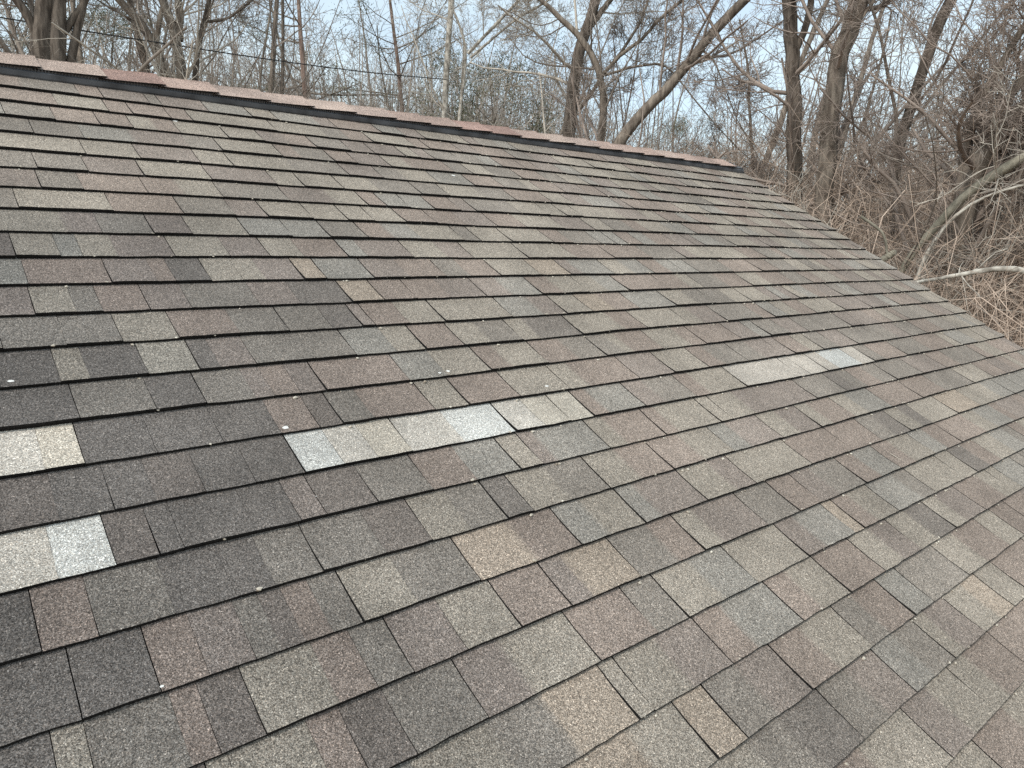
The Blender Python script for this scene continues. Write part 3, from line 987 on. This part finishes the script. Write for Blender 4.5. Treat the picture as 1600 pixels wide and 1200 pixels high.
mass('distant_woods', 'distant grey brown wood closing the view behind the nearer trees', FAR, pl, 'hazed_twig', 'wood')

# ---- bramble tangle to the right of the rake
def canes(cnt, xr, yr_, hr, lr, rr, mat, label, nm):
    n_ = 9
    x = rng.uniform(*xr, cnt); y = rng.uniform(*yr_, cnt)
    P = np.empty((cnt, n_, 3))
    P[:, 0] = np.stack([x, y, gz(x, y) - .05], 1)
    hd = norm(np.concatenate([rng.normal(size=(cnt, 2)), np.zeros((cnt, 1))], 1))
    L = rng.uniform(*lr, cnt); H = rng.uniform(*hr, cnt)
    ph = np.linspace(0, 1, n_)
    for j in range(1, n_):
        t = ph[j]
        hd = norm(hd + np.concatenate([rng.normal(size=(cnt, 2)) * .25, np.zeros((cnt, 1))], 1))
        P[:, j, :2] = P[:, j - 1, :2] + hd[:, :2] * (L / (n_ - 1))[:, None] * (.4 + t)[..., None] if False else P[:, j - 1, :2] + hd[:, :2] * (L / (n_ - 1))[:, None] * (.4 + t)
        P[:, j, 2] = P[:, 0, 2] + H * np.sin(math.pi * min(1, t * .82 + .0)) + rng.normal(size=cnt) * .07
    R = np.linspace(1, .45, n_)[None] * rng.uniform(*rr, cnt)[:, None]
    keep = ~((P[:, :, 0] < U1 + .12).any(1))
    P, R = P[keep], R[keep]
    tb = Tubes(); tb.add(P, R, 3)
    a, ra = spawn(P, R, 3, .2, 1, (30, 80), .28, .7, 4, .25, .02, rr[0] * .8)
    kp = ~((a[:, :, 0] < U1 + .08).any(1)); a, ra = a[kp], ra[kp]
    tb.add(a, ra, 3)
    V, F = tb.data()
    tag(new_mesh(nm, V, F, MAT[mat]), label, 'brambles', kind='stuff')
canes(6500, (5.6, 14), (-3.5, 9), (1.4, 3.9), (1.2, 3.4), (.003, .0065), 'bramble', 'tangle of reddish brown bramble canes beside the right roof edge', 'bramble_thicket')
canes(2000, (6.5, 26), (-4, 16), (1.5, 4.2), (1.0, 3.0), (.004, .009), 'twig', 'tangle of greyish vine stems behind the brambles on the right', 'vine_thicket')
canes(500, (5.6, 13), (-3, 8), (1.5, 3.4), (1.5, 3.5), (.004, .008), 'twig_pale', 'pale dead stems standing among the brambles on the right', 'dead_stems')

# ---- fallen and broken limbs by the rake
def limb(name, label, paths, D, bark, twigs=0):
    tb = Tubes(); paths_ = []
    for (pp, w0, w1) in paths:
        P = np.array([at(q[0], q[1], D + (q[2] if len(q) > 2 else 0)) for q in pp])
        R = np.linspace(w0, w1, len(P)) * .5 * D / FOC
        P, R = smooth_path(P, R, 22)
        P, R = rough(P, R, R.mean() * .07)
        P = np.vstack([P[:1] + (P[0] - P[1]) * .03, P, P[-1:] + (P[-1] - P[-2]) * .03]); R = np.concatenate([[.0008], R, [.0008]])
        paths_.append((P, R))
    org = paths_[0][0][0]
    root = empty(name, org); tag(root, label, 'branch')
    for P, R in paths_: tb.add(P[None], R[None], 8)
    tb.build('stem', MAT[bark], root, org)
    if twigs:
        P, R = paths_[0]
        a, ra = spawn(P[None], R[None], twigs, .2, .95, (35, 80), .28, .4, 5, .2, .05, .003)
        for q in range(len(a)):
            t2 = Tubes(); t2.add(a[q:q + 1], ra[q:q + 1], 4); t2.build('twig', MAT['bark_pale'], root, org)
    return root
limb('fallen_branch', 'thick pale branch lying across the brambles at the right edge', [([(1432, 441, -.6), (1470, 435), (1510, 427), (1545, 421), (1572, 418), (1602, 424), (1665, 436)], 4, 9.5)], 7.4, 'bark_pale', 5)
limb('broken_branch', 'broken grey limb with a thin bent shoot, poking up past the rake edge', [
    ([(1372, 412), (1380, 405), (1398, 394)], 9, 8),
    ([(1386, 398), (1384, 376), (1378, 362), (1364, 351), (1345, 338)], 3.2, 4)], 7.1, 'bark_moss')
# ---- twig lying on the roof and the cable behind the ridge
u, y = on_roof(1395, 716)
tb = Tubes()
P = np.array([(0, .02, .009), (.004, .0, .0105), (.016, -.024, .009)]); tb.add(P[None] @ ROOF.T, np.array([[.0016, .0018, .0012]]), 5)
o = tb.build('twig', MAT['twig_pale']); o.location = roof_pt(u, y)
tag(o, 'short pale twig lying on the right part of the shingles', 'twig')
cab = [(-900, -75, 6), (-300, -18, 2), (0, 27, 0), (135, 49, 0), (282, 72, .5), (400, 90, 1), (500, 104, 2), (600, 116, 3), (697, 124, 3.85)]
P = np.array([at(a, b, 14 + c) for a, b, c in cab]); P, R = smooth_path(P, np.full(len(P), .011), 40)
tb = Tubes(); tb.add(P[None], R[None], 6)
o = tb.build('overhead_cable', MAT['cable'])
tag(o, 'thin dark cable strung through the trees behind the left part of the ridge', 'cable')
